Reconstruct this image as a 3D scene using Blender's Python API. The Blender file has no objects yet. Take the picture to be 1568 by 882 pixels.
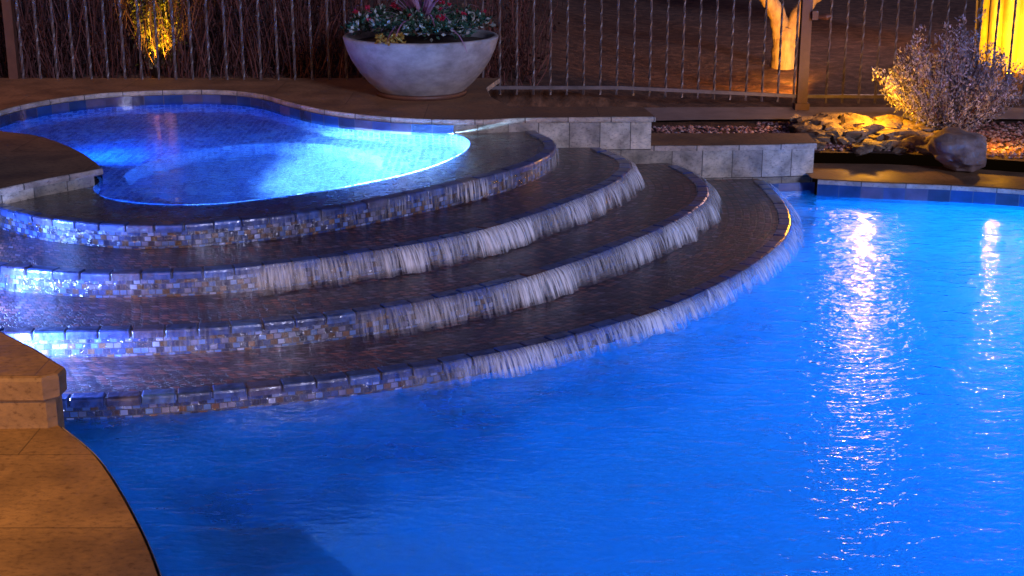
import bpy, math, random
from mathutils import Vector, Matrix, noise
from mathutils.geometry import tessellate_polygon
random.seed(7)
R=random.uniform
scene=bpy.context.scene
col=scene.collection

# ------------------------------------------------------------ helpers
def empty(name,loc=(0,0,0)):
    o=bpy.data.objects.new(name,None);col.objects.link(o);o.location=loc;o.empty_display_size=.2
    return o
def mk(name,verts,faces,mats,uvs=None,parent=None,smooth=False,midx=None,uv2=None):
    me=bpy.data.meshes.new(name)
    me.from_pydata([tuple(v) for v in verts],[],faces)
    for m in (mats if isinstance(mats,(list,tuple)) else [mats]): me.materials.append(m)
    if uvs is not None:
        l=me.uv_layers.new(name='UVMap')
        for lp in me.loops: l.data[lp.index].uv=uvs[lp.vertex_index]
    if uv2 is not None:
        l=me.uv_layers.new(name='UV2')
        for lp in me.loops: l.data[lp.index].uv=uv2[lp.vertex_index]
    if smooth:
        for p in me.polygons: p.use_smooth=True
    me.update()
    o=bpy.data.objects.new(name,me);col.objects.link(o)
    if parent: o.parent=parent
    return o
def cr(pts,step=.04,closed=False):
    P=[Vector((p[0],p[1])) for p in pts];n=len(P);out=[]
    rng=range(n) if closed else range(n-1)
    for i in rng:
        if closed: a,b,c,d=P[i-1],P[i],P[(i+1)%n],P[(i+2)%n]
        else: a=P[i-1] if i else P[0]*2-P[1];b=P[i];c=P[i+1];d=P[i+2] if i+2<n else P[-1]*2-P[-2]
        for k in range(12):
            t=k/12;out.append(.5*((2*b)+(-a+c)*t+(2*a-5*b+4*c-d)*t*t+(-a+3*b-3*c+d)*t**3))
    if not closed: out.append(P[-1])
    return out
def resample(pts,n,closed=False):
    Q=pts+[pts[0]] if closed else pts
    L=[0]
    for a,b in zip(Q,Q[1:]): L.append(L[-1]+(b-a).length)
    T=L[-1];out=[];j=0;m=n if closed else n-1
    for i in range(n):
        s=T*i/m
        while j<len(L)-2 and L[j+1]<s: j+=1
        d=L[j+1]-L[j];f=(s-L[j])/d if d>1e-9 else 0
        out.append(Q[j].lerp(Q[j+1],f))
    return out,T
def normals(pts,closed=False):
    n=len(pts);N=[]
    for i in range(n):
        a=pts[i-1] if (i or closed) else pts[0]
        b=pts[(i+1)%n] if (i<n-1 or closed) else pts[-1]
        t=(b-a);t=t.normalized() if t.length>1e-9 else Vector((1,0))
        N.append(Vector((t.y,-t.x)))
    return N
def offset(pts,d,closed=True):
    return [p+n*d for p,n in zip(pts,normals(pts,closed))]
def area(l): return sum(a.x*b.y-b.x*a.y for a,b in zip(l,l[1:]+l[:1]))/2
def ccw(l): return l if area(l)>0 else l[::-1]
def strip(name,pts,rows,mat,closed=False,parent=None,smooth=False):
    """rows: list of (outward offset, z). UV in metres."""
    N=normals(pts,closed);V=[];U=[];F=[];n=len(pts)
    s=0;m=n+1 if closed else n
    for i in range(m):
        p=pts[i%n];nn=N[i%n]
        if i: s+=(pts[i%n]-pts[i-1]).length
        v=0;prev=None
        for (o,z) in rows:
            if prev is not None: v+=math.hypot(o-prev[0],z-prev[1])
            prev=(o,z)
            V.append((p.x+nn.x*o,p.y+nn.y*o,z));U.append((s,-v))
    k=len(rows)
    for i in range(m-1):
        for j in range(k-1):
            a=i*k+j;F.append((a,a+1,a+k+1,a+k))
    return mk(name,V,F,mat,U,parent,smooth)
def plate(name,outer,holes,z,mat,parent=None):
    loops=[ccw(outer)]+[ccw(h)[::-1] for h in holes]
    tris=tessellate_polygon([[Vector((p.x,p.y,0)) for p in l] for l in loops])
    V=[(p.x,p.y,z) for l in loops for p in l]
    F=[]
    for t in tris:
        a,b,c=[Vector(V[i]) for i in t]
        if abs((b-a).cross(c-a).z)<1e-9: continue
        F.append(t if (b-a).cross(c-a).z>0 else (t[0],t[2],t[1]))
    return mk(name,V,F,mat,[(v[0],v[1]) for v in V],parent)
def V2(l): return [Vector(p) for p in l]
def tube(V,F,path,rads,seg=6,U=None):
    base=len(V);n=len(path)
    for i,(p,r) in enumerate(zip(path,rads)):
        p=Vector(p);t=(Vector(path[min(i+1,n-1)])-Vector(path[max(i-1,0)]))
        t=t.normalized() if t.length>0 else Vector((0,0,1))
        x=t.cross(Vector((.31,.95,.02)));x.normalize();y=t.cross(x)
        for k in range(seg):
            a=2*math.pi*k/seg
            V.append(p+x*math.cos(a)*r+y*math.sin(a)*r)
    for i in range(n-1):
        for k in range(seg):
            a=base+i*seg+k;b=base+i*seg+(k+1)%seg
            F.append((a,b,b+seg,a+seg))
def leaf(V,F,p,d,L,W,curl=0.):
    d=d.normalized();s=d.cross(Vector((R(-1,1),R(-1,1),R(-1,1))));
    if s.length<1e-3: s=Vector((1,0,0))
    s.normalize();nn=d.cross(s)
    b=len(V)
    V.extend([p,p+d*L*.45+s*W/2,p+d*L+nn*curl*L,p+d*L*.45-s*W/2])
    F.append((b,b+1,b+2,b+3))
import bmesh
def rock(V,F,c,sx,sy,sz,seed,sub=2,rough=.35,flat=0):
    bm=bmesh.new();bmesh.ops.create_icosphere(bm,subdivisions=sub,radius=1)
    b=len(V);rot=Matrix.Rotation(R(0,6.28),3,'Z')@Matrix.Rotation(R(-.25,.25),3,'X')
    for v in bm.verts:
        co=v.co.copy()
        nz=noise.noise(co*1.3+Vector((seed,0,0)))+.5*noise.noise(co*3+Vector((0,seed,0)))
        q=[round(x*2.2)/2.2 for x in co]
        co=co.lerp(Vector(q),.35)*(1+rough*nz)
        co=rot@Vector((co.x*sx,co.y*sy,co.z*sz))
        V.append(co+Vector(c))
    for f in bm.faces: F.append(tuple(b+v.index for v in f.verts))
    bm.free()
def smooth(a,b,x):
    t=max(0,min(1,(x-a)/(b-a)));return t*t*(3-2*t)

# ------------------------------------------------------------ materials
def newmat(name):
    m=bpy.data.materials.new(name);m.use_nodes=True
    nt=m.node_tree;nt.nodes.clear()
    out=nt.nodes.new('ShaderNodeOutputMaterial')
    return m,nt,out
def nd(nt,t,**k):
    n=nt.nodes.new(t)
    for a,b in k.items(): setattr(n,a,b)
    return n
def ramp(nt,stops,fac,interp='LINEAR'):
    r=nt.nodes.new('ShaderNodeValToRGB');r.color_ramp.interpolation=interp
    e=r.color_ramp.elements
    while len(e)>1:e.remove(e[0])
    e[0].position=stops[0][0];e[0].color=(*stops[0][1],1)
    for p,c in stops[1:]:
        x=e.new(p);x.color=(*c,1)
    nt.links.new(fac,r.inputs[0]);return r
def coords(nt,kind='UV',scale=(1,1,1),rot=0):
    tc=nd(nt,'ShaderNodeTexCoord');mp=nd(nt,'ShaderNodeMapping')
    mp.inputs['Scale'].default_value=scale;mp.inputs['Rotation'].default_value=(0,0,rot)
    nt.links.new(tc.outputs[kind],mp.inputs[0]);return mp.outputs[0]
def mixc(nt,fac,a,b,mode='MIX'):
    m=nd(nt,'ShaderNodeMix',data_type='RGBA',blend_type=mode)
    for s,x in ((0,fac),(6,a),(7,b)):
        if hasattr(x,'links'): nt.links.new(x,m.inputs[s])
        else: m.inputs[s].default_value=x if s==0 else (*x,1)
    return m.outputs[2]
def tile_mat(name,bw,bh,pal,grout,mortar=.0016,rough=.2,offs=.5,bump=.5,coat=0.,kind='UV',mott=.3,ripple=0.,spec=.5,msc=9):
    m,nt,out=newmat(name);L=nt.links
    c=coords(nt,kind)
    b=nd(nt,'ShaderNodeTexBrick',offset=offs,squash=1.0)
    b.inputs['Color1'].default_value=(0,0,0,1);b.inputs['Color2'].default_value=(1,1,1,1);b.inputs['Mortar'].default_value=(0,0,0,1)
    b.inputs['Scale'].default_value=1;b.inputs['Mortar Size'].default_value=mortar;b.inputs['Mortar Smooth'].default_value=.15
    b.inputs['Brick Width'].default_value=bw;b.inputs['Row Height'].default_value=bh;b.inputs['Bias'].default_value=0
    L.new(c,b.inputs['Vector'])
    r=ramp(nt,pal,b.outputs['Color'],'CONSTANT' if len(pal)>3 else 'LINEAR')
    n=nd(nt,'ShaderNodeTexNoise');n.inputs['Scale'].default_value=msc;n.inputs['Detail'].default_value=4;L.new(c,n.inputs['Vector'])
    nr=ramp(nt,[(.3,(1-mott,)*3),(.7,(1+mott,)*3)],n.outputs['Fac'])
    cc=mixc(nt,1.,r.outputs[0],nr.outputs[0],'MULTIPLY')
    cc=mixc(nt,b.outputs['Fac'],cc,grout)
    p=nd(nt,'ShaderNodeBsdfPrincipled')
    L.new(cc,p.inputs['Base Color'])
    rr=nd(nt,'ShaderNodeMapRange');rr.inputs['To Min'].default_value=rough*.6;rr.inputs['To Max'].default_value=min(1,rough*1.6)
    L.new(n.outputs['Fac'],rr.inputs['Value']);L.new(rr.outputs[0],p.inputs['Roughness'])
    p.inputs['Coat Weight'].default_value=coat;p.inputs['Coat Roughness'].default_value=.08
    p.inputs['Specular IOR Level'].default_value=spec
    inv=nd(nt,'ShaderNodeMath',operation='MULTIPLY_ADD');inv.inputs[1].default_value=-1;inv.inputs[2].default_value=1
    L.new(b.outputs['Fac'],inv.inputs[0])
    n2=nd(nt,'ShaderNodeTexNoise');n2.inputs['Scale'].default_value=22;n2.inputs['Detail'].default_value=2;L.new(c,n2.inputs['Vector'])
    ad=nd(nt,'ShaderNodeMath',operation='MULTIPLY_ADD');ad.inputs[1].default_value=1.2
    L.new(n2.outputs['Fac'],ad.inputs[0]);L.new(inv.outputs[0],ad.inputs[2])
    bp=nd(nt,'ShaderNodeBump');bp.inputs['Strength'].default_value=bump;bp.inputs['Distance'].default_value=.003
    L.new(ad.outputs[0],bp.inputs['Height'])
    L.new(bp.outputs[0],p.inputs['Normal'])
    if ripple:
        g=coords(nt,'Object',(1,1,1))
        w=nd(nt,'ShaderNodeTexNoise');w.inputs['Scale'].default_value=22;w.inputs['Detail'].default_value=3;w.inputs['Distortion'].default_value=1.2;L.new(g,w.inputs['Vector'])
        b2=nd(nt,'ShaderNodeBump');b2.inputs['Strength'].default_value=ripple;b2.inputs['Distance'].default_value=.03
        L.new(w.outputs['Fac'],b2.inputs['Height']);L.new(b2.outputs[0],p.inputs['Coat Normal'])
    L.new(p.outputs[0],out.inputs[0])
    return m
def noise_mat(name,stops,scale=5,rough=.8,bump=.3,dist=.02,detail=5,kind='Object',stretch=(1,1,1),spec=.5):
    m,nt,out=newmat(name);L=nt.links
    c=coords(nt,kind,stretch)
    n=nd(nt,'ShaderNodeTexNoise');n.inputs['Scale'].default_value=scale;n.inputs['Detail'].default_value=detail;n.inputs['Roughness'].default_value=.65;L.new(c,n.inputs['Vector'])
    r=ramp(nt,stops,n.outputs['Fac'])
    p=nd(nt,'ShaderNodeBsdfPrincipled');L.new(r.outputs[0],p.inputs['Base Color']);p.inputs['Roughness'].default_value=rough
    p.inputs['Specular IOR Level'].default_value=spec
    bp=nd(nt,'ShaderNodeBump');bp.inputs['Strength'].default_value=bump;bp.inputs['Distance'].default_value=dist
    L.new(n.outputs['Fac'],bp.inputs['Height']);L.new(bp.outputs[0],p.inputs['Normal']);L.new(p.outputs[0],out.inputs[0])
    return m
def island_mat(name,stops,rough=.6,transl=.25,spec=.3):
    m,nt,out=newmat(name);L=nt.links
    g=nd(nt,'ShaderNodeNewGeometry')
    r=ramp(nt,stops,g.outputs['Random Per Island'])
    p=nd(nt,'ShaderNodeBsdfPrincipled');L.new(r.outputs[0],p.inputs['Base Color']);p.inputs['Roughness'].default_value=rough;p.inputs['Specular IOR Level'].default_value=spec
    if transl:
        t=nd(nt,'ShaderNodeBsdfTranslucent');L.new(r.outputs[0],t.inputs[0])
        mx=nd(nt,'ShaderNodeMixShader');mx.inputs[0].default_value=transl
        L.new(p.outputs[0],mx.inputs[1]);L.new(t.outputs[0],mx.inputs[2]);L.new(mx.outputs[0],out.inputs[0])
    else: L.new(p.outputs[0],out.inputs[0])
    return m
def plain(name,c,rough=.5,metal=0,em=None,es=0):
    m,nt,out=newmat(name)
    p=nd(nt,'ShaderNodeBsdfPrincipled');p.inputs['Base Color'].default_value=(*c,1);p.inputs['Roughness'].default_value=rough;p.inputs['Metallic'].default_value=metal
    if em: p.inputs['Emission Color'].default_value=(*em,1);p.inputs['Emission Strength'].default_value=es
    nt.links.new(p.outputs[0],out.inputs[0]);return m

M_riser=tile_mat('riser_mosaic',.034,.0270,[(0,(.02,.025,.07)),(.15,(.11,.06,.045)),(.26,(.03,.06,.22)),(.42,(.13,.15,.30)),(.52,(.08,.045,.03)),(.62,(.07,.15,.42)),(.80,(.02,.04,.15)),(.94,(.24,.31,.56))],(.05,.06,.11),.0022,.12,.5,1.,coat=1.,ripple=.6,msc=4,mott=.6)
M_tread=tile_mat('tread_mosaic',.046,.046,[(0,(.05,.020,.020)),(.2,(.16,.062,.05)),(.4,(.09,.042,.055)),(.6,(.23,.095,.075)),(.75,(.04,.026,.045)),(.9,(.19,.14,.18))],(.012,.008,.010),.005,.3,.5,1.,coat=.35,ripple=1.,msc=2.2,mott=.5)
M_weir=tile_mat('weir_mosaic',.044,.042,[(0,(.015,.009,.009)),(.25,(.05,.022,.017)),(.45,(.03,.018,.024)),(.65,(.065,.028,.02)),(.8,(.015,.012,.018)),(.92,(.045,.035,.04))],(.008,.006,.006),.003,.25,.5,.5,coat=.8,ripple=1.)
M_spa=tile_mat('spa_mosaic',.045,.045,[(0,(.02,.10,.36)),(.3,(.08,.22,.52)),(.5,(.012,.05,.22)),(.7,(.18,.36,.62)),(.85,(.04,.14,.40))],(.24,.36,.54),.005,.3,0,.5)
M_wline=tile_mat('waterline_tile',.15,.15,[(0,(.02,.045,.14)),(.25,(.07,.08,.19)),(.45,(.035,.04,.09)),(.6,(.11,.085,.14)),(.8,(.02,.06,.20))],(.10,.10,.14),.003,.15,0,.6,coat=.7)
M_stone=tile_mat('stone_wall_tile',.215,.20,[(0,(.22,.20,.165)),(.35,(.39,.355,.30)),(.6,(.29,.26,.23)),(.8,(.46,.41,.335))],(.06,.05,.045),.003,.6,.3,.9,mott=.5)
M_edge=tile_mat('coping_edge',.30,.20,[(0,(.30,.24,.20)),(.5,(.42,.36,.30)),(1,(.34,.27,.22))],(.05,.04,.035),.004,.5,0,.6,mott=.4)
M_trav=tile_mat('travertine_paving',1.22,.61,[(0,(.20,.115,.06)),(.5,(.25,.145,.078)),(1,(.22,.13,.068))],(.12,.07,.04),.003,.6,.5,.4,mott=.30,spec=.25,msc=4)
def add_pits(m,sc=38,lo=.5):
    nt=m.node_tree;p=[n for n in nt.nodes if n.type=='BSDF_PRINCIPLED'][0]
    old=p.inputs['Base Color'].links[0].from_socket
    n=nd(nt,'ShaderNodeTexNoise');n.inputs['Scale'].default_value=sc;n.inputs['Detail'].default_value=6;n.inputs['Roughness'].default_value=.7
    nt.links.new(coords(nt,'UV',(1,1.5,1)),n.inputs['Vector'])
    r=ramp(nt,[(.34,(lo,lo*.9,lo*.85)),(.46,(1,1,1)),(.7,(1.3,1.25,1.12))],n.outputs['Fac'])
    nt.links.new(mixc(nt,1.,old,r.outputs[0],'MULTIPLY'),p.inputs['Base Color'])
for m in (M_stone,M_edge): add_pits(m)
add_pits(M_trav,30,.6)
M_plaster=noise_mat('pool_plaster',[(.3,(.35,.52,.68)),(.7,(.50,.66,.78))],1.2,.7,.1)
M_darkrefl=noise_mat('dark_reflection_tone',[(.3,(.03,.06,.14)),(.7,(.06,.10,.2))],6,.5,.1)  # dark navy paints a reflection on the water into the colour
M_concrete=noise_mat('planter_concrete',[(.3,(.18,.175,.175)),(.5,(.30,.295,.30)),(.7,(.43,.42,.42))],6,.8,.5,.012,detail=8,stretch=(1,1,1.6))
M_soil=noise_mat('soil',[(.3,(.03,.02,.015)),(.7,(.08,.05,.03))],20,.95,.5)
M_ground=noise_mat('desert_dirt',[(.3,(.04,.02,.012)),(.5,(.09,.045,.026)),(.72,(.19,.10,.06))],9,.95,.8,.05,detail=6)
M_path=noise_mat('concrete_path',[(.3,(.22,.17,.16)),(.7,(.32,.26,.24))],6,.8,.2,.005)
M_gravel=island_mat('gravel_stones',[(0,(.12,.05,.05)),(.3,(.26,.12,.11)),(.6,(.36,.20,.18)),(.85,(.5,.38,.38)),(1,(.18,.14,.17))],.8,0)
M_rock=noise_mat('garden_rock',[(.3,(.07,.05,.04)),(.5,(.19,.14,.10)),(.7,(.36,.28,.18))],6,.8,1.,.04)
M_boulder=noise_mat('boulder_stone',[(.3,(.12,.08,.07)),(.5,(.24,.17,.15)),(.7,(.36,.28,.25))],6,.85,.8,.03)
M_iron=noise_mat('wrought_iron',[(.3,(.05,.04,.042)),(.7,(.15,.12,.125))],9,.45,.2,.004)
M_post=noise_mat('fence_post_paint',[(.3,(.08,.035,.025)),(.7,(.13,.06,.04))],10,.5,.2,.004)
M_bark=noise_mat('tree_bark',[(.3,(.16,.12,.07)),(.5,(.30,.23,.13)),(.7,(.42,.34,.20))],9,.85,.9,.03,stretch=(1,1,.35))
M_cactus=noise_mat('saguaro_skin',[(.3,(.16,.14,.05)),(.6,(.32,.27,.10)),(.75,(.45,.40,.2))],8,.7,.5,.02,stretch=(1,1,.4))
M_bushleaf=island_mat('sage_leaves',[(0,(.12,.12,.14)),(.4,(.28,.27,.34)),(.8,(.42,.40,.50)),(1,(.58,.56,.66))],.7,.2)
M_twig=island_mat('twigs',[(0,(.05,.02,.02)),(.5,(.13,.055,.05)),(1,(.26,.12,.11))],.8,0)
M_vine=island_mat('vine_leaves',[(0,(.02,.012,.012)),(.5,(.07,.032,.027)),(1,(.14,.06,.05))],.6,.3)
M_green=island_mat('shrub_leaves',[(0,(.07,.08,.01)),(.5,(.16,.15,.02)),(1,(.28,.24,.05))],.5,.4)
M_pleaf=island_mat('planter_leaves',[(0,(.012,.04,.025)),(.45,(.03,.09,.05)),(.75,(.06,.13,.09)),(.85,(.34,.40,.36)),(1,(.45,.50,.47))],.45,.2)
M_red=island_mat('red_petals',[(0,(.35,.01,.03)),(1,(.65,.05,.12))],.5,.3)
M_yel=island_mat('yellow_petals',[(0,(.40,.24,.04)),(1,(.55,.38,.1))],.5,.3)
M_spike=island_mat('cordyline_leaves',[(0,(.28,.12,.24)),(1,(.7,.5,.66))],.4,.2)
M_lampmetal=plain('lamp_bronze',(.05,.035,.025),.4,.8)
M_glow=plain('streak_lantern_glass',(.9,.8,.75),.3,0,(1,.54,.46),14)  # glowing shell of the added lantern, tinted for its streak on the pool

def lip_mat():
    m,nt,out=newmat('edge_tile_glaze');L=nt.links
    g=nd(nt,'ShaderNodeNewGeometry')
    r=ramp(nt,[(0,(.02,.045,.17)),(.3,(.03,.08,.28)),(.5,(.045,.05,.13)),(.65,(.025,.06,.24)),(.86,(.10,.055,.05)),(.93,(.06,.12,.36))],g.outputs['Random Per Island'],'CONSTANT')
    n=nd(nt,'ShaderNodeTexNoise');n.inputs['Scale'].default_value=25;n.inputs['Detail'].default_value=4;L.new(coords(nt,'Object'),n.inputs['Vector'])
    nr=ramp(nt,[(.3,(.45,.4,.45)),(.7,(1.6,1.6,1.6))],n.outputs['Fac'])
    p=nd(nt,'ShaderNodeBsdfPrincipled');L.new(mixc(nt,1.,r.outputs[0],nr.outputs[0],'MULTIPLY'),p.inputs['Base Color'])
    p.inputs['Roughness'].default_value=.35;p.inputs['Coat Weight'].default_value=.6;p.inputs['Coat Roughness'].default_value=.14
    b=nd(nt,'ShaderNodeBump');b.inputs['Strength'].default_value=.6;b.inputs['Distance'].default_value=.008;L.new(n.outputs['Fac'],b.inputs['Height'])
    L.new(b.outputs[0],p.inputs['Normal']);L.new(b.outputs[0],p.inputs['Coat Normal']);L.new(p.outputs[0],out.inputs[0]);return m
M_lip=lip_mat()

def water_mat(name,milky,tint,tcol,bump,scale,rough=.03,fine=.28):
    m,nt,out=newmat(name);L=nt.links
    c=coords(nt,'Object',(1,1.9,1))
    n=nd(nt,'ShaderNodeTexNoise');n.inputs['Scale'].default_value=scale;n.inputs['Detail'].default_value=2;n.inputs['Distortion'].default_value=.6;L.new(c,n.inputs['Vector'])
    n3=nd(nt,'ShaderNodeTexNoise');n3.inputs['Scale'].default_value=scale*3.3;n3.inputs['Detail'].default_value=2;L.new(c,n3.inputs['Vector'])
    ad=nd(nt,'ShaderNodeMath',operation='MULTIPLY_ADD');ad.inputs[1].default_value=fine;L.new(n3.outputs['Fac'],ad.inputs[0]);L.new(n.outputs['Fac'],ad.inputs[2])
    b=nd(nt,'ShaderNodeBump');b.inputs['Strength'].default_value=1;b.inputs['Distance'].default_value=bump;L.new(ad.outputs[0],b.inputs['Height'])
    rf=nd(nt,'ShaderNodeBsdfRefraction');rf.inputs['Color'].default_value=(*tint,1);rf.inputs['IOR'].default_value=1.33;rf.inputs['Roughness'].default_value=rough
    L.new(b.outputs[0],rf.inputs['Normal'])
    gl=nd(nt,'ShaderNodeBsdfGlossy');gl.inputs['Roughness'].default_value=.025;L.new(b.outputs[0],gl.inputs['Normal'])
    fr=nd(nt,'ShaderNodeFresnel');fr.inputs['IOR'].default_value=1.33;L.new(b.outputs[0],fr.inputs['Normal'])
    m2=nd(nt,'ShaderNodeMixShader');L.new(fr.outputs[0],m2.inputs[0]);L.new(gl.outputs[0],m2.inputs[2])
    if milky:
        tr=nd(nt,'ShaderNodeBsdfTranslucent');tr.inputs['Color'].default_value=(*tcol,1)
        mx=nd(nt,'ShaderNodeMixShader')
        cl=nd(nt,'ShaderNodeTexNoise');cl.inputs['Scale'].default_value=1.5;cl.inputs['Detail'].default_value=5;cl.inputs['Distortion'].default_value=.5;L.new(coords(nt,'Object',(1,1,1)),cl.inputs['Vector'])
        mr=nd(nt,'ShaderNodeMapRange');mr.inputs['From Min'].default_value=.3;mr.inputs['From Max'].default_value=.7;mr.inputs['To Min'].default_value=milky-.28;mr.inputs['To Max'].default_value=milky+.28
        L.new(cl.outputs['Fac'],mr.inputs['Value']);L.new(mr.outputs[0],mx.inputs[0])
        L.new(rf.outputs[0],mx.inputs[1]);L.new(tr.outputs[0],mx.inputs[2]);L.new(mx.outputs[0],m2.inputs[1])
    else: L.new(rf.outputs[0],m2.inputs[1])
    L.new(m2.outputs[0],out.inputs[0]);return m
M_pool=water_mat('pool_water',.52,(.72,.9,1),(.45,.8,1),.0115,5.5,.13,.42)
M_spaw=water_mat('spa_water',0,(.80,.93,1),(1,1,1),.0055,7,.015)

def fall_mat(name,su,sv,lo,hi,gain,su2,sv2):
    m,nt,out=newmat(name);L=nt.links
    c=coords(nt,'UV',(su,sv,1))
    n=nd(nt,'ShaderNodeTexNoise');n.inputs['Scale'].default_value=1;n.inputs['Detail'].default_value=5;n.inputs['Roughness'].default_value=.6;L.new(c,n.inputs['Vector'])
    c2=coords(nt,'UV',(su2,sv2,1))
    n2=nd(nt,'ShaderNodeTexNoise');n2.inputs['Scale'].default_value=1;n2.inputs['Detail'].default_value=2;L.new(c2,n2.inputs['Vector'])
    uv=nd(nt,'ShaderNodeUVMap',uv_map='UV2');sp=nd(nt,'ShaderNodeSeparateXYZ');L.new(uv.outputs[0],sp.inputs[0])
    mr=nd(nt,'ShaderNodeMapRange');mr.inputs['From Min'].default_value=lo;mr.inputs['From Max'].default_value=hi;L.new(n.outputs['Fac'],mr.inputs['Value'])
    mr2=nd(nt,'ShaderNodeMapRange');mr2.inputs['From Min'].default_value=.38;mr2.inputs['From Max'].default_value=.58;mr2.inputs['To Min'].default_value=.3;L.new(n2.outputs['Fac'],mr2.inputs['Value'])
    a=nd(nt,'ShaderNodeMath',operation='MULTIPLY');L.new(mr.outputs[0],a.inputs[0]);L.new(mr2.outputs[0],a.inputs[1])
    a2=nd(nt,'ShaderNodeMath',operation='MULTIPLY');L.new(a.outputs[0],a2.inputs[0]);L.new(sp.outputs[0],a2.inputs[1])
    a3=nd(nt,'ShaderNodeMath',operation='MULTIPLY',use_clamp=True);L.new(a2.outputs[0],a3.inputs[0]);a3.inputs[1].default_value=gain
    t=nd(nt,'ShaderNodeBsdfTransparent')
    d=nd(nt,'ShaderNodeBsdfDiffuse');d.inputs[0].default_value=(.90,.94,1,1)
    tl=nd(nt,'ShaderNodeBsdfTranslucent');tl.inputs[0].default_value=(.85,.9,1,1)
    x=nd(nt,'ShaderNodeMixShader');x.inputs[0].default_value=.1;L.new(d.outputs[0],x.inputs[1]);L.new(tl.outputs[0],x.inputs[2])
    z=nd(nt,'ShaderNodeMixShader');L.new(a3.outputs[0],z.inputs[0]);L.new(t.outputs[0],z.inputs[1]);L.new(x.outputs[0],z.inputs[2])
    L.new(z.outputs[0],out.inputs[0]);return m
M_fall=fall_mat('falling_water',75,4.5,.38,.68,1.5,6,1.2)
M_foam=fall_mat('splash_foam',5,4,.40,.78,.5,2.0,2.0)

# ------------------------------------------------------------ plan curves (metres)
Z1,Z2,Z3,Z4=.45,.33,.21,.09
lip1=[(-3.35,8.6),(-3.2,8.1),(-3.0,7.74),(-2.76,7.48),(-2.48,7.26),(-2.2,7.13),(-1.95,7.07),(-1.69,7.09),(-1.44,7.18),(-1.18,7.30),(-.93,7.47),(-.67,7.71),(-.39,8.0),(-.13,8.31),(.06,8.59),(.20,8.9),(.265,9.21),(.24,9.49),(.17,9.70),(.14,9.86)]
lip2=[(-3.5,7.9),(-3.2,7.25),(-2.85,6.9),(-2.52,6.73),(-2.3,6.66),(-2.02,6.60),(-1.72,6.61),(-1.41,6.67),(-1.11,6.79),(-.81,6.95),(-.49,7.16),(-.20,7.42),(.08,7.77),(.36,8.19),(.59,8.61),(.73,9.0),(.76,9.28),(.71,9.51),(.62,9.72),(.58,9.88)]
lip3=[(-3.6,6.9),(-3.2,6.45),(-2.7,6.15),(-2.29,6.05),(-2.01,6.06),(-1.72,6.08),(-1.43,6.12),(-1.15,6.19),(-.86,6.29),(-.57,6.44),(-.27,6.65),(.05,6.93),(.40,7.34),(.72,7.78),(.99,8.22),(1.18,8.65),(1.255,9.05),(1.23,9.43),(1.14,9.76),(1.10,9.92)]
lip4=[(-3.3,5.60),(-2.6,5.54),(-2.2,5.53),(-1.87,5.53),(-1.59,5.56),(-1.33,5.61),(-1.07,5.68),(-.80,5.77),(-.53,5.88),(-.25,6.02),(.05,6.20),(.36,6.44),(.70,6.75),(1.01,7.14),(1.33,7.64),(1.60,8.20),(1.72,8.65),(1.77,9.08),(1.77,9.57),(1.75,9.83),(1.75,9.95)]
spa=[(-2.39,7.94),(-2.22,7.69),(-1.93,7.56),(-1.62,7.57),(-1.29,7.75),(-.92,8.04),(-.57,8.45),(-.36,8.90),(-.28,9.30),(-.32,9.56),(-.42,9.70),(-.65,9.76),(-.95,9.87),(-1.33,10.13),(-1.66,10.51),(-1.93,10.88),(-2.27,11.08),(-2.72,11.07),(-3.18,10.90),(-3.51,10.51),(-3.66,10.01),(-3.6,9.55),(-3.35,9.27),(-3.11,9.13),(-2.88,8.90),(-2.59,8.49),(-2.42,8.18)]
pool_r=[(2.14,9.77),(2.56,9.66),(2.99,9.58),(3.47,9.43),(4.2,9.1),(5.2,8.4),(6.0,7.3),(6.3,6.0),(6.0,4.5),(5.0,3.0),(3.5,2.0),(1.8,1.6),(.4,1.8),(-.4,2.5),(-.85,3.3),(-1.08,3.94),(-1.29,4.41),(-1.53,4.86),(-1.76,5.17)]
C=[resample(cr(l),220)[0] for l in (lip1,lip2,lip3,lip4)]
SPA,_=resample(cr(spa,closed=True),260,True); SPA=ccw(SPA)
POOL,_=resample(cr(pool_r),240)
Zs=[Z1,Z2,Z3,Z4,0.]

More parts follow.
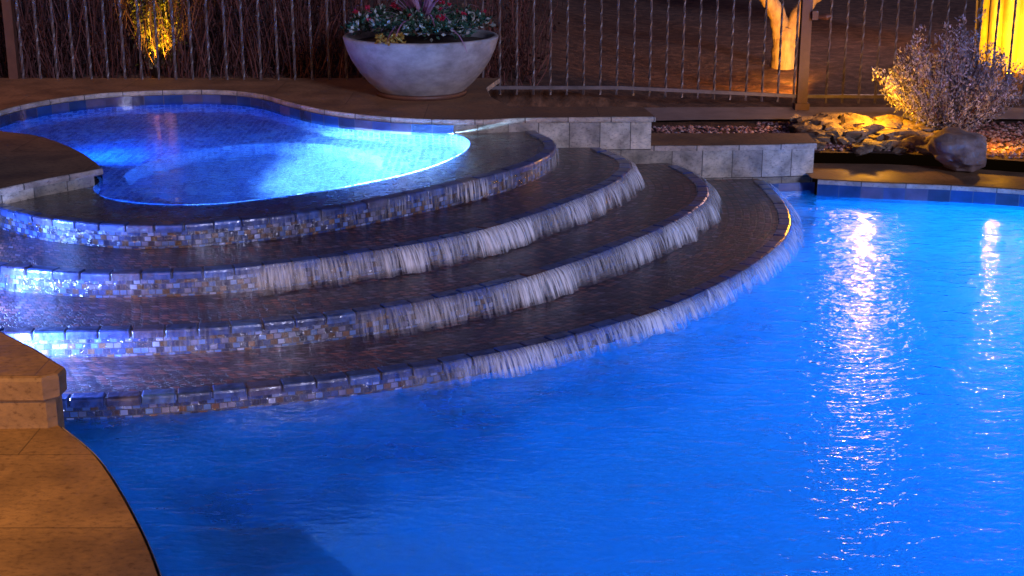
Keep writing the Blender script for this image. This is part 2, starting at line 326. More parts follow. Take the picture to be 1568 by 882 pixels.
# ------------------------------------------------------------ cascade
casc=empty('cascade_steps')
def ribbon(name,A,B,z,mat,parent):
    V=[];U=[];F=[];s=0;rows=4
    for i,(a,b) in enumerate(zip(A,B)):
        if i: s+=(A[i]-A[i-1]).length
        d=(b-a).length
        for k in range(rows+1):
            p=a.lerp(b,k/rows);V.append((p.x,p.y,z));U.append((s,d*k/rows))
    r=rows+1
    for i in range(len(A)-1):
        for k in range(rows): q=i*r+k;F.append((q,q+r,q+r+1,q+1))
    return mk(name,V,F,mat,U,parent)
for i in range(4):
    A=C[i]
    zlow=Zs[i+1] if i<3 else -1.3
    strip('riser_%d'%(i+1),A,[(0,Zs[i]),(0,zlow-.0)],M_riser,parent=casc)
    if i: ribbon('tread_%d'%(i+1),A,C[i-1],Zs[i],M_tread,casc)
def lip_tiles(name,A,z,parent):
    Q,T=resample(A,int(sum((b-a).length for a,b in zip(A,A[1:]))/.005))
    V=[];F=[];n=len(Q);N=normals(Q)
    step=29;i=4
    while i+step<n:
        w=step-R(.6,1.6)*1
        a=i;b=int(i+w)
        dz=R(-.002,.002);do=R(-.003,.003)
        prof=[(-.055,.002),(-.05,.009),(.012,.010),(.022,.004),(.024,-.006),(.022,-.030),(-.055,-.030)]
        base=len(V);ks=[a,a+1,(a+b)//2,b-1,b]
        for kk,k in enumerate(ks):
            ins=.003 if kk in(0,4) else 0
            for (o,h) in prof:
                p=Q[k]+N[k]*(o+do-(ins if o>0 else -ins));V.append((p.x,p.y,z+h+dz-(ins if h>0 else 0)))
        m=len(prof)
        for x in range(4):
            for y in range(m):
                q=base+x*m+y;q2=base+x*m+(y+1)%m;F.append((q,q2,q2+m,q+m))
        F.append(tuple(base+y for y in range(m))[::-1]);F.append(tuple(base+4*m+y for y in range(m)))
        i+=step
    return mk(name,V,F,M_lip,None,parent)
for i in range(4): lip_tiles('edge_tiles_%d'%(i+1),C[i],Zs[i],casc)
def fall(name,A,z0,z1,xs,xf,throw,maxd,seed,mind=.0):
    Q,T=resample(A,900);N=normals(Q)
    V=[];U=[];W=[];F=[];s=0;rows=7
    for i,(p,n) in enumerate(zip(Q,N)):
        if i: s+=(Q[i]-Q[i-1]).length
        d=(mind+(1-mind)*smooth(xs,xf,p.x))*(1 if p.y<9.7 else max(0,(9.86-p.y)/.16))*maxd
        d*=.55+1.0*smooth(-.3,.4,noise.noise(Vector((s*2.2,seed//4,7))))
        jit=noise.noise(Vector((s*6,seed,0)))*.04+noise.noise(Vector((s*28,seed,3)))*.018
        low=z1+.004+max(0,noise.noise(Vector((s*17,seed,9))))*.05*(1 if seed%2 else .3)
        for k in range(rows+1):
            f=k/rows
            o=.024+ (throw+jit)*f**.6+.002*(seed%4)
            o=max(o,.025)
            z=z0+.012-(z0+.012-low)*f**1.15
            V.append((p.x+n.x*o,p.y+n.y*o,z));U.append((s+seed*3.3,f*.12))
            e=1-smooth(.65,1.0,f)*.75
            W.append((d*e*(.35+.65*smooth(0,.3,f)),0))
    r=rows+1
    for i in range(len(Q)-1):
        for k in range(rows): q=i*r+k;F.append((q,q+1,q+r+1,q+r))
    return mk(name,V,F,M_fall,U,casc,True,uv2=W)
fall('falling_water_1',C[0],Z1,Z2,-1.4,-.3,.012,.5,1,.1)
for sd,th in ((1,.04),(2,.08)):
    fall('falling_water_2_%d'%sd,C[1],Z2,Z3,-1.6,-.3,th,1,sd,.06)
    fall('falling_water_3_%d'%sd,C[2],Z3,Z4,-1.0,.3,th,1,sd+4,.04)
    fall('falling_water_4_%d'%sd,C[3],Z4,0,-.8,.6,th,1,sd+8,.03)
def foam(name,A,z,w,xs,xf,maxd,seed):
    Q,T=resample(A,300);N=normals(Q);V=[];U=[];W=[];F=[];s=0;rows=6
    for i,(p,n) in enumerate(zip(Q,N)):
        if i: s+=(Q[i]-Q[i-1]).length
        d=smooth(xs,xf,p.x)*maxd*(1 if p.y<9.3 else max(0,(9.7-p.y)/.4))
        for k in range(rows+1):
            f=k/rows;o=.02+w*f
            V.append((p.x+n.x*o,p.y+n.y*o,z));U.append((s+seed,f*w));W.append((d*(1-f)**1.5,0))
    r=rows+1
    for i in range(len(Q)-1):
        for k in range(rows): q=i*r+k;F.append((q,q+1,q+r+1,q+r))
    mk(name,V,F,M_foam,U,casc,True,uv2=W)
foam('splash_pool',C[3],.006,.55,-1.4,.2,1.1,2)
foam('splash_3',C[2],Z4+.004,.16,-.6,.5,.9,7)
foam('splash_2',C[1],Z3+.004,.14,-1,.2,.9,9)

# ------------------------------------------------------------ hot tub
tub=empty('hot_tub')
SI=SPA
outerpoly=list(C[0])+[Vector((-.3,9.9)),Vector((-.6,9.9)),Vector((-1.1,10.1)),Vector((-1.9,11.2)),Vector((-2.7,11.3)),Vector((-3.6,11.0)),Vector((-3.95,10.0)),Vector((-3.8,9.3))]
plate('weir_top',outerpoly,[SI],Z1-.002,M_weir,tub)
foot,_=resample(cr([(-2.45,8.9),(-2.15,8.25),(-1.6,7.98),(-1.1,8.35),(-.85,8.9),(-.95,9.5),(-1.5,9.85),(-2.15,9.6)],closed=True),90,True);foot=ccw(foot)
strip('basin_wall',offset(SI,.004),[(0,Z1-.003),(0,0.0)],M_spa,True,tub)
strip('footwell_wall',foot,[(0,0),(0,-.4)],M_spa,True,tub)
plate('bench',offset(SI,.03),[foot],0.0,M_spa,tub)
plate('footwell_floor',offset(foot,.01),[],-.4,M_spa,tub)
plate('water',SI,[],Z1+.003,M_spaw,tub)
rim_pts=cr([(-.40,9.72),(-.65,9.76),(-.95,9.87),(-1.33,10.13),(-1.66,10.51),(-1.93,10.88),(-2.27,11.08),(-2.72,11.07),(-3.18,10.90),(-3.51,10.51),(-3.66,10.01),(-3.6,9.55),(-3.35,9.27),(-3.11,9.13),(-2.88,8.90),(-2.59,8.49),(-2.42,8.18),(-2.39,8.10)])
RIM,_=resample(rim_pts,200)
strip('waterline_tile',RIM,[(-.014 ,.512),(-.014,.36)],M_wline,parent=tub)

# ------------------------------------------------------------ patio
patio=empty('patio')
rd=RIM+V2([(-2.36,8.06),(-2.44,7.95),(-2.60,7.76),(-2.78,7.48),(-2.98,7.0),(-3.4,6.7),(-9,6.7),(-9,11.75),(-.1,11.75),(-.2,11.2),(-.16,10.75),(-.02,10.27),(.95,10.27),(1.0,9.84),(.5,9.82),(.07,9.79),(-.2,9.72)])
rd=ccw(rd)
plate('raised_paving',offset(rd,-.008),[],.55,M_trav,patio)
strip('raised_coping_edge',rd,[(-.008,.55),(0,.543),(.002,.525),(0,.512),(-.03,.51)],M_edge,True,patio)
fw=V2([(-.45,9.72),(-.2,9.75),(.07,9.81),(.5,9.845),(.975,9.865),(.975,10.25),(.3,10.25)])
strip('retaining_wall_face',fw,[(0,.512),(0,.09)],M_stone,False,patio)
ff=V2([(-2.41,8.05),(-2.47,7.96),(-2.63,7.77),(-2.81,7.49),(-3.01,7.02),(-3.42,6.73),(-9,6.73)][::-1])
strip('deck_side_face',ff,[(0,.512),(0,.0)],M_stone,False,patio)

lw=empty('low_stone_wall')
L_=ccw(V2([(.70,9.87),(1.05,9.885),(1.36,9.89),(1.83,9.93),(2.15,9.98),(2.17,10.34),(.70,10.34)]))
plate('wall_cap',offset(L_,.01),[],.34,M_trav,lw)
strip('cap_edge',L_,[(.01,.34),(.018,.333),(.018,.30),(-.03,.298)],M_edge,True,lw)
strip('stone_face',L_,[(0,.30),(0,-.2)],M_stone,True,lw)
strip('pool_tile_band',V2([(1.6,9.868),(2.16,9.965)]),[(.012,.06),(.012,-1.3)],M_wline,False,lw)

bw=empty('stone_step_block')
B_=ccw(V2([(-1.765,5.23),(-1.85,5.33),(-1.94,5.44),(-2.14,5.65),(-2.45,6.0),(-2.7,6.5),(-3.1,7.2),(-5,7.2),(-5,5.06),(-1.80,5.14),(-1.77,5.17)]))
plate('block_cap',offset(B_,.006),[],.34,M_trav,bw)
strip('cap_edge',B_,[(.006,.34),(.02,.334),(.025,.32),(.022,.245),(.012,.235),(-.02,.234)],M_trav,True,bw)
strip('stone_face',B_,[(0,.235),(0,-1.3)],M_trav,True,bw)

hole=POOL+V2([(-1.95,5.45),(-2.3,5.9),(-2.75,6.5),(-3.1,7.1),(-3.6,7.9),(-3.9,8.8),(-4.1,9.6),(-3.9,10.6),(-3.3,11.2),(-2.6,11.4),(-1.9,11.25),(-1.2,10.5),(-.3,10.12),(.9,10.12),(1.9,10.14),(2.08,10.1),(2.10,9.80)])
outer=V2([(-9,-6),(10,-6),(10,7),(6.9,8.4),(5.4,9.3),(4.4,9.75),(3.66,9.99),(3.17,10.2),(2.72,10.3),(2.2,10.33),(-.15,10.33),(-.15,11.7),(-9,11.7)])
hole=ccw(hole)
plate('pool_paving',outer,[offset(hole,.008)],.12,M_trav,patio)
strip('pool_coping_edge',POOL,[(-.0,.12),(.006,.112),(.006,.085),(-.02,.083)],M_edge,False,patio)

# ------------------------------------------------------------ pool
pool=empty('swimming_pool')
strip('waterline_tile',offset(POOL,-.015,False),[(0,.085),(0,-.12)],M_wline,False,pool)
strip('basin_wall',offset(POOL,-.012,False),[(0,-.11),(0,-1.3)],M_plaster,False,pool)
poly=POOL+V2([(-1.85,5.35)])+[p for p in C[3] if p.x>-1.9]
plate('water',poly+V2([(2.12,9.99)]),[],0.0,M_pool,pool)
plate('basin_floor',V2([(-4,1),(7,1),(7,10.4),(-4,10.4)]),[],-1.3,M_plaster,pool)
dref=ccw(V2([(-1.32,4.5),(-1.25,4.72),(-.80,4.80),(-.55,4.45),(-.45,3.6),(-.3,2.9),(-.55,2.6),(-.9,3.3),(-1.12,3.95)]))  # underwater block added; its dark colour stands in for a dark reflection
plate('dark_reflection_top',dref,[],-.30,M_darkrefl,pool);strip('dark_reflection_side',dref,[(0,-.30),(0,-1.3)],M_darkrefl,True,pool)

# ------------------------------------------------------------ ground
big=V2([(-300,-300),(300,-300),(300,300),(-300,300)])
plate('ground',big,[outer],.2,M_ground)
V=[];F=[];nx,ny=90,60
for j in range(ny+1):
    for i in range(nx+1):
        x=-30+60*i/nx;y=12.15+ (j/ny)**1.8*48
        z=.24+.25*(1-smooth(-.5,1.5,x))+.05*(y-12.15)*smooth(12.2,14,y)+.10*noise.noise(Vector((x*.6,y*.6,0)))*smooth(12.2,14,y)+.03*noise.noise(Vector((x*2.5,y*2.5,4)))
        if j==0: z=.15
        V.append((x,y,z))
for j in range(ny):
    for i in range(nx):
        a=j*(nx+1)+i;F.append((a,a+1,a+nx+2,a+nx+1))
mk('hillside',V,F,M_ground,None,None,True)
plate('path',V2([(-.12,11.35),(1.5,11.55),(3.2,11.62),(6,11.5),(6,12.2),(-.12,12.2)]),[],.235,M_path)
V=[];F=[]
for k in range(9000):
    x=R(-.1,5.2);y=R(9.2,11.6)
    if x>2.25 and y<10.36+.03-max(0,x-2.7)*.33: continue
    if x<=2.25 and y<10.38: continue
    if x<2.0 and y>11.4: continue
    s=R(.010,.022)
    c=Vector((x,y,.2+s*.3));b=len(V)
    a0=R(0,6.28)
    for (dx,dy,dz) in ((1,0,0),(.3,.95,.1),(-.8,.6,-.1),(-.8,-.6,0),(.3,-.95,.1),(0,0,.8)):
        V.append(c+Vector(((dx*math.cos(a0)-dy*math.sin(a0))*s*R(.8,1.3),(dx*math.sin(a0)+dy*math.cos(a0))*s*R(.8,1.3),dz*s*R(.8,1.2))))
    for q in range(5): F.append((b+q,b+(q+1)%5,b+5))
mk('gravel',V,F,M_gravel)
V=[];F=[]
for k in range(75):
    x=R(2.2,3.35);y=R(10.45,11.45)-(x-2.2)*.25
    s=R(.035,.10)
    rock(V,F,(x,y,.2+s*.25+max(0,(y-10.6))*.06),s*R(.9,1.7),s*R(.8,1.2),s*R(.4,.8),k*3.1,2,.7)
for (x,y,s) in ((2.42,11.2,.17),(2.75,11.3,.16),(2.72,10.85,.13),(3.02,10.75,.13),(2.35,10.8,.11),(2.58,11.4,.17),(2.95,11.1,.14)):
    rock(V,F,(x,y,.24),s*1.6,s*.9,s*.42,x*7,3,.6)
mk('garden_rocks',V,F,M_rock)
V=[];F=[];rock(V,F,(3.21,10.10,.27),.31,.2,.14,2.5,4,.25)
mk('boulder',V,F,M_boulder,smooth=True)

# ------------------------------------------------------------ fence
fence=empty('metal_fence')
fl=[(-6,11.75,.50),(-1.5,11.62,.49),(.9,11.88,.45),(2.47,12.1,.345),(6.2,12.1,.33)]
def fpt(s):
    for a,b in zip(fl,fl[1:]):
        d=math.dist(a[:2],b[:2])
        if s<=d: return Vector(a).lerp(Vector(b),s/d)
        s-=d
    return None
V=[];F=[];s=.03
while True:
    p=fpt(s)
    if p is None: break
    if abs(p.x-2.47)>.07 and abs(p.x+4.09)>.07:
        base=len(V);n=44;hgt=1.55
        for i in range(n+1):
            z=p.z-.06+hgt*i/n
            f=(i/n)*hgt
            tw= f*14+s*7
            r=.011
            for k in range(4):
                a=tw+k*math.pi/2+.78
                V.append((p.x+math.cos(a)*r,p.y+math.sin(a)*r,z))
        for i in range(n):
            for k in range(4):
                a=base+i*4+k;b=base+i*4+(k+1)%4;F.append((a,b,b+4,a+4))
    s+=.14
mk('pickets',V,F,M_iron,None,fence)
def box(V,F,c,sx,sy,sz,ang=0):
    b=len(V);ca,sa=math.cos(ang),math.sin(ang)
    for dz in (-1,1):
        for dx,dy in ((-1,-1),(1,-1),(1,1),(-1,1)):
            x=dx*sx/2;y=dy*sy/2;V.append((c[0]+x*ca-y*sa,c[1]+x*sa+y*ca,c[2]+dz*sz/2))
    for f in ((0,3,2,1),(4,5,6,7),(0,1,5,4),(1,2,6,5),(2,3,7,6),(3,0,4,7)): F.append(tuple(b+i for i in f))
V=[];F=[]
for a,b in zip(fl,fl[1:]):
    a=Vector(a);b=Vector(b);d=(b-a);
    for h in (0,1.4):
        base=len(V);t=Vector((d.x,d.y,0)).normalized();nn=Vector((-t.y,t.x,0))*.014
        for p in (a,b):
            for (o,dz) in ((-1,-.014),(1,-.014),(1,.014),(-1,.014)):
                V.append(p+nn*o+Vector((0,0,h+dz)))
        for k in range(4): F.append((base+k,base+(k+1)%4,base+4+(k+1)%4,base+4+k))
mk('rails',V,F,M_iron,None,fence)
V=[];F=[]
box(V,F,(2.47,12.1,1.0),.085,.085,1.75);box(V,F,(2.47,12.1,1.89),.11,.11,.03)
box(V,F,(-4.09,11.72,1.2),.075,.075,1.6);box(V,F,(-4.09,11.72,2.02),.1,.1,.03)
box(V,F,(2.47,12.1,.25),.12,.12,.08)
box(V,F,(2.53,12.04,1.03),.05,.05,.07);tube(V,F,[(2.55,12.03,1.02),(2.62,12.02,1.02),(2.66,12.02,1.03)],[.012,.03,.022],10)
mk('posts',V,F,M_post,None,fence)

# ------------------------------------------------------------ planter
pl=empty('planter_bowl',(-.69,10.86,.55))
prof=[(0,.0),(.32,0),(.335,.012),(.40,.07),(.47,.15),(.525,.235),(.562,.315),(.582,.385),(.588,.41),(.58,.42),(.555,.42),(.545,.40),(.53,.36),(0,.35)]
V=[];F=[];S=72
for (r,z) in prof:
    for k in range(S):
        a=2*math.pi*k/S;V.append((r*math.cos(a),r*math.sin(a),z+.03))
for i in range(len(prof)-1):
    for k in range(S):
        a=i*S+k;b=i*S+(k+1)%S;F.append((a,b,b+S,a+S))
mk('bowl',V,F,M_concrete,None,pl,True)
V=[];F=[]
for (r,z) in ((0,.0),(.34,0),(.345,.03),(.33,.034),(0,.034)):
    for k in range(S): a=2*math.pi*k/S;V.append((r*math.cos(a),r*math.sin(a),z))
for i in range(4):
    for k in range(S): a=i*S+k;b=i*S+(k+1)%S;F.append((a,b,b+S,a+S))
mk('saucer',V,F,M_post,None,pl,True)
V=[];F=[]
for k in range(S): a=2*math.pi*k/S;V.append((.53*math.cos(a),.53*math.sin(a),.395))
F.append(tuple(range(S)));mk('soil',V,F,M_soil,None,pl)
V=[];F=[]
for k in range(120):
    a=R(0,6.28);r=.52*math.sqrt(R(0,1));c=Vector((r*math.cos(a),r*math.sin(a),.44+.13*(1-(r/.8)**2)*R(.2,1.1)+.03))
    for j in range(36):
        d=Vector((R(-1,1),R(-1,1),R(-.2,1)));p=c+d.normalized()*R(.01,.07)
        leaf(V,F,p,d,R(.025,.055),R(.016,.032),.2)
mk('leaves',V,F,M_pleaf,None,pl)
def blossoms(name,n,mat,cx=None):
    V=[];F=[]
    for k in range(n):
        if cx: c=Vector(cx)+Vector((R(-.10,.10),R(-.04,.04),R(-.03,.03)))
        else:
            a=R(0,6.28);r=.52*math.sqrt(R(.1,1));c=Vector((r*math.cos(a),r*math.sin(a),.55+.10*(1-(r/.65)**2)+R(-.02,.05)))
        for j in range(16):
            d=Vector((R(-1,1),R(-1,1),R(-.1,1)));leaf(V,F,c,d,R(.018,.034),.02,.3)
    mk(name,V,F,mat,None,pl)
blossoms('red_flowers',26,M_red);blossoms('yellow_flowers',18,M_yel,(-.18,-.52,.47))
V=[];F=[]
for k in range(56):
    a=R(0,6.28);el=R(.25,1.35);L0=R(.42,.66);prev=Vector((.02,-.14,.52));b=len(V)
    side=Vector((-math.sin(a),math.cos(a),0));n=8
    for i in range(n+1):
        f=i/n;e=el-1.0*f*f*(1.5-el*.7)
        if i: prev=prev+Vector((math.cos(a)*math.cos(e),math.sin(a)*math.cos(e),math.sin(e)))*L0/n
        w=.018*(1-f*.9)
        V.append(prev+side*w);V.append(prev-side*w)
    for i in range(n): F.append((b+2*i,b+2*i+1,b+2*i+3,b+2*i+2))
mk('spiky_leaves',V,F,M_spike,None,pl)

# ------------------------------------------------------------ sage bush
bush=empty('sage_bush',(3.42,11.1,.2))
TV=[];TF=[];LV=[];LF=[]
for k in range(130):
    a=R(0,6.28);sp=R(0,1)**.6
    tip=Vector((math.cos(a)*.60*sp,math.sin(a)*.45*sp,R(.42,.84)*(1-.45*sp*sp)))
    if k%9==0: tip*=1.15
    path=[];n=7
    for i in range(n+1):
        f=i/n;p=Vector((tip.x*f**.8,tip.y*f**.8,.0+tip.z*f**1.15))+Vector((R(-.012,.012),R(-.012,.012),0))
        path.append(p)
    tube(TV,TF,path,[.006*(1-.7*i/n) for i in range(n+1)],4)
    for i in range(2,n+1):
        for j in range(26):
            p=path[i]+Vector((R(-.035,.035),R(-.035,.035),R(-.05,.05)))
            d=Vector((R(-1,1),R(-1,1),R(.1,1.4)));leaf(LV,LF,p,d,R(.02,.038),R(.010,.016),.1)
mk('stems',TV,TF,M_twig,None,bush);mk('foliage',LV,LF,M_bushleaf,None,bush)

# ------------------------------------------------------------ vine hedge behind left fence
hed=empty('vine_hedge')
TV=[];TF=[];LV=[];LF=[]
for k in range(1500):
    x=R(-6,-1.25) if k<1380 else R(-.25,.2)
    y=R(12.0,13.3);z=.4;a=R(0,6.28);path=[];h=R(.7,2.2) if k<1380 else R(.3,1.2)
    n=9;dx=R(-.35,.35);dy=R(-.2,.2)
    p=Vector((x,y,z))
    for i in range(n+1):
        path.append(p.copy());p+=Vector((dx*h/n+R(-.035,.035),dy*h/n+R(-.03,.03),h/n))
    tube(TV,TF,path,[R(.003,.007)*(1-.06*i) for i in range(n+1)],3)
    for j in range(7):
        q=path[random.randrange(1,n)]+Vector((R(-.05,.05),R(-.05,.05),R(-.05,.05)))
        leaf(LV,LF,q,Vector((R(-1,1),R(-1,1),R(-1,1))),R(.03,.06),R(.015,.03),.2)
mk('twigs',TV,TF,M_twig,None,hed);mk('foliage',LV,LF,M_vine,None,hed)
sh=empty('yellow_shrub',(-3.02,12.35,.45))
LV=[];LF=[];TV=[];TF=[]
for k in range(26):
    path=[];p=Vector((R(-.12,.12),R(-.05,.05),0.1));dx=R(-.10,.10);n=9;h=R(1.1,1.9)
    for i in range(n+1): path.append(p.copy());p+=Vector((dx/n*2+R(-.03,.03),R(-.02,.02),h/n))
    tube(TV,TF,path,[.012*(1-.08*i) for i in range(n+1)],5)
    for i in range(1,n+1):
        for j in range(26): leaf(LV,LF,path[i]+Vector((R(-.06,.06),R(-.06,.06),R(-.1,.1))),Vector((R(-1,1),R(-1,1),R(-1,.6))),R(.03,.055),R(.018,.032),.2)
mk('stems',TV,TF,M_bark,None,sh);mk('foliage',LV,LF,M_green,None,sh)

# ------------------------------------------------------------ saguaro
sag=empty('saguaro_cactus',(4.90,14.0,.3))
def ribbed(name,path,rads,ribs=15):
    V=[];F=[];S=ribs*6;n=len(path)
    for i,(p,r) in enumerate(zip(path,rads)):
        p=Vector(p);t=(Vector(path[min(i+1,n-1)])-Vector(path[max(i-1,0)])).normalized()
        x=Vector((0,1,0)).cross(t);
        x=x.normalized() if x.length>.1 else Vector((1,0,0));y=t.cross(x)
        for k in range(S):
            a=2*math.pi*k/S;rr=r*(1+.15*abs(math.cos(a*ribs/2))*1-.06+.01*noise.noise(Vector((i*.5,k,0))))
            V.append(p+(x*math.cos(a)+y*math.sin(a))*rr)
    for i in range(n-1):
        for k in range(S): a=i*S+k;b=i*S+(k+1)%S;F.append((a,b,b+S,a+S))
    F.append(tuple((n-1)*S+k for k in range(S)))
    mk(name,V,F,M_cactus,None,sag,True)
ribbed('trunk',[(0,0,z*.15-.1) for z in range(30)]+[(0,0,4.33),(0,0,4.38)],[.33+.05*min(1,z/10) for z in range(28)]+[.32,.26,.16,.04])
ribbed('arm_1',[(.2,0,2.2),(.45,0,2.2),(.65,0,2.3),(.75,0,2.55),(.76,0,2.9),(.76,0,3.3),(.76,0,3.6),(.76,0,3.68)],[.15,.17,.18,.18,.18,.17,.12,.03],11)
ribbed('arm_2',[(-.2,0,2.5),(-.45,0,2.5),(-.62,0,2.6),(-.68,0,2.85),(-.68,0,3.2),(-.68,0,3.5),(-.68,0,3.6)],[.14,.15,.16,.16,.15,.1,.03],11)

# ------------------------------------------------------------ palo verde tree
tr=empty('palo_verde_tree',(2.66,14.0,.3))
V=[];F=[]
def limb(path,r0,r1):
    c3=[];P=[Vector(p) for p in path]
    for i in range(len(P)-1):
        a=P[i-1] if i else P[0]*2-P[1];b=P[i];c=P[i+1];d=P[i+2] if i+2<len(P) else P[-1]*2-P[-2]
        for k in range(6):
            t=k/6;c3.append(.5*((2*b)+(-a+c)*t+(2*a-5*b+4*c-d)*t*t+(-a+3*b-3*c+d)*t**3))
    c3.append(P[-1]);n=len(c3)
    tube(V,F,c3,[r0+(r1-r0)*i/(n-1)+.006*math.sin(i*1.7) for i in range(n)],12);return c3
tips=[]
limb([(0.02,0,-.1),(0,0,.12),(.0,0,.3),(.03,0,.42)],.13,.10)
tips+=limb([(.0,0,.22),(-.04,0,.40),(-.10,0,.58),(-.22,0,.74),(-.40,0,.86),(-.56,0,1.1),(-.70,.1,1.6),(-.9,.2,2.3)],.10,.04)[-8:]
tips+=limb([(.02,0,.25),(.09,0,.46),(.20,0,.66),(.34,0,.80),(.46,0,1.02),(.62,.1,1.5),(.9,-.2,2.3)],.095,.045)[-8:]
tips+=limb([(-.14,0,.64),(-.13,.05,.85),(-.08,.1,1.1),(.05,.2,1.7),(.1,.2,2.5)],.05,.03)[-8:]
tips+=limb([(-.38,0,.84),(-.6,0,.92),(-.9,.05,1.05),(-1.4,.1,1.8)],.04,.025)[-6:]
LV=[];LF=[]
for t in list(tips):
    for q in range(4):
        e=t+Vector((R(-.7,.7),R(-.6,.6),R(.3,1.0)));tube(V,F,[t,t.lerp(e,.5)+Vector((R(-.1,.1),R(-.1,.1),0)),e],[.018,.011,.004],5)
        for j in range(70):
            f=R(.3,1.1);leaf(LV,LF,t.lerp(e,f)+Vector((R(-.25,.25),R(-.25,.25),R(-.2,.2))),Vector((R(-1,1),R(-1,1),R(-1,1))),R(.04,.08),R(.015,.03),.2)
mk('trunk_and_limbs',V,F,M_bark,None,tr,True);mk('crown',LV,LF,M_green,None,tr)

# ------------------------------------------------------------ lamps
def light(name,kind,loc,energy,color,size=.1,target=None,parent=None,**k):
    l=bpy.data.lights.new(name,kind);l.energy=energy;l.color=color
    if kind=='AREA':
        l.size=size
        if 'spread' in k: l.spread=math.radians(k['spread'])
    elif kind in('POINT','SPOT'): l.shadow_soft_size=size
    if kind=='SPOT': l.spot_size=math.radians(k.get('cone',60));l.spot_blend=k.get('blend',.7)
    o=bpy.data.objects.new(name,l);col.objects.link(o);o.location=loc
    if target is not None: o.rotation_euler=(Vector(target)-Vector(loc)).to_track_quat('-Z','Y').to_euler()
    if parent:o.parent=parent
    return o
lan=empty('streak_lantern',(3.82,15.0,1.85))  # unseen lantern, added to mirror as the pink streak in the pool
V=[];F=[];S=24
for (r,z) in ((.20,-.40),(.26,-.36),(.27,0),(.26,.34),(.20,.38)):
    for k in range(S): a=2*math.pi*k/S;V.append((r*math.cos(a),r*math.sin(a),z))
for i in range(4):
    for k in range(S): a=i*S+k;b=i*S+(k+1)%S;F.append((a,b,b+S,a+S))
F.append(tuple(range(S)));F.append(tuple(4*S+k for k in range(S)))
mk('glass',V,F,M_glow,None,lan,True)
V=[];F=[];tube(V,F,[(0,0,.38),(0,0,1.6)],[.012,.012],6);tube(V,F,[(0,0,.38),(0,0,.46),(0,0,.47)],[.29,.07,.0],16);tube(V,F,[(0,0,1.6),(-.6,.1,1.75),(-1.1,.1,1.6)],[.015,.02,.03],6)
mk('cap_and_hanger',V,F,M_lampmetal,None,lan)

GOLD=(1,.40,.01)
def uplight(nm,loc,target,e,colr,cone=70):
    u=empty(nm,loc)
    V=[];F=[];tube(V,F,[(0,0,-.1),(0,0,.03)],[.012,.012],6);tube(V,F,[(0,0,.02),(0,0,.09),(0,0,.1)],[.025,.035,.036],12)
    mk('housing',V,F,M_lampmetal,None,u)
    light('beam','SPOT',(0,0,.12),e,colr,.03,Vector(target)-Vector(loc)-Vector((0,0,.12)),u,cone=cone)
uplight('garden_uplight',(4.5,12.9,.33),(4.9,14,1.2),420,GOLD,100)
uplight('garden_uplight',(2.66,13.05,.20),(2.6,14,1.0),110,(1,.38,.03),110)
uplight('garden_uplight',(-3.0,12.05,.5),(-3.02,12.35,1.3),70,(1,.55,.02),90)
uplight('garden_uplight',(2.58,12.6,.24),(.9,16,.8),140,(1,.32,.03),110)
light('rock_light','POINT',(2.80,10.98,.47),34,GOLD,.03)
light('coping_fill','POINT',(3.6,10.38,.36),7,GOLD,.02)  # added point light without fixture, brings gold onto the far coping
light('porch_light','SPOT',(-3.2,1.2,3.2),1050,(1,.50,.03),.15,(-2.25,4.6,.1),None,cone=38,blend=.9)
light('riser_warm_fill','SPOT',(-2.5,-2.0,4.0),600,(1,.40,.08),.3,(-1.0,7.0,.3),None,cone=24,blend=1)  # unseen warm spot, added for golden tones on the risers
light('deck_warm_fill','SPOT',(-6.2,8.8,3.0),210,(1,.38,.10),.1,(-2.2,11.2,.5),None,cone=75,blend=1)  # unseen warm spot, added to lift the raised deck and hedge
BL=(.0,.17,1.0)
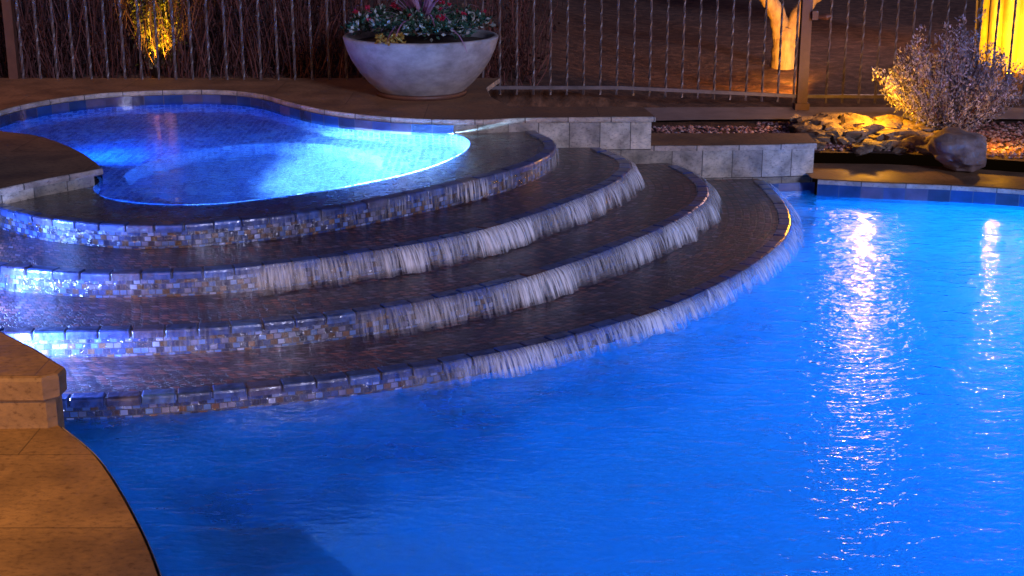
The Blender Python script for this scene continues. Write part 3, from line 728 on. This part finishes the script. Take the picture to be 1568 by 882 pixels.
light('pool_light_1','AREA',(5.9,6.5,-.5),310,(.0,.24,1),.5,(2.5,7.8,-.9),pool)
light('pool_light_2','AREA',(3.6,2.2,-.5),105,BL,.5,(2.0,6,-1.),pool)
light('pool_light_3','AREA',(5.0,8.3,-.5),140,(.0,.34,1),.4,(2.0,8.0,-.8),pool)
light('spa_light','AREA',(-2.8,9.25,.2),28,(.01,.16,1),.2,(-1.5,10.8,.0),tub)
light('spa_light_2','AREA',(-1.75,7.76,.17),330,(.38,.66,1),.14,(-.95,9.3,-.25),tub,spread=46)
light('spa_light_3','AREA',(-1.15,8.05,.2),90,(.30,.58,1),.14,(-.62,9.5,.2),tub,spread=65)
light('step_light','AREA',(-2.24,5.78,.17),48,(.22,.38,1),.10,(-1.3,6.10,.11),casc)
light('step_light_2','AREA',(-2.60,6.38,.29),26,(.18,.33,1),.10,(-1.6,6.65,.25),casc)
light('step_light_3','AREA',(-2.86,6.93,.41),18,(.18,.33,1),.10,(-1.8,7.15,.40),casc)

w=bpy.data.worlds.new('World');scene.world=w;w.use_nodes=True;nt=w.node_tree
bg=nt.nodes['Background'];sky=nt.nodes.new('ShaderNodeTexSky');sky.sky_type='NISHITA';sky.sun_disc=False
sky.sun_elevation=math.radians(3);sky.sun_rotation=math.radians(160)
mm=nt.nodes.new('ShaderNodeMix');mm.data_type='RGBA';mm.blend_type='MULTIPLY';mm.inputs[0].default_value=1;mm.inputs[7].default_value=(.45,.44,1.4,1)
nt.links.new(sky.outputs[0],mm.inputs[6]);nt.links.new(mm.outputs[2],bg.inputs[0]);bg.inputs[1].default_value=.042
mo=light('moon','SUN',(0,0,10),1.6,(.60,.62,1),.1,(-4.5,9,7.3));mo.data.angle=math.radians(8)

cam=bpy.data.cameras.new('camera');co=bpy.data.objects.new('camera',cam);col.objects.link(co);scene.camera=co
cam.lens=50.0;cam.sensor_width=36;cam.clip_end=1000
co.location=(0,0,2.2);co.rotation_euler=(math.radians(90-16.4),0,0)
scene.view_settings.view_transform='Standard';scene.view_settings.look='None';scene.view_settings.exposure=0
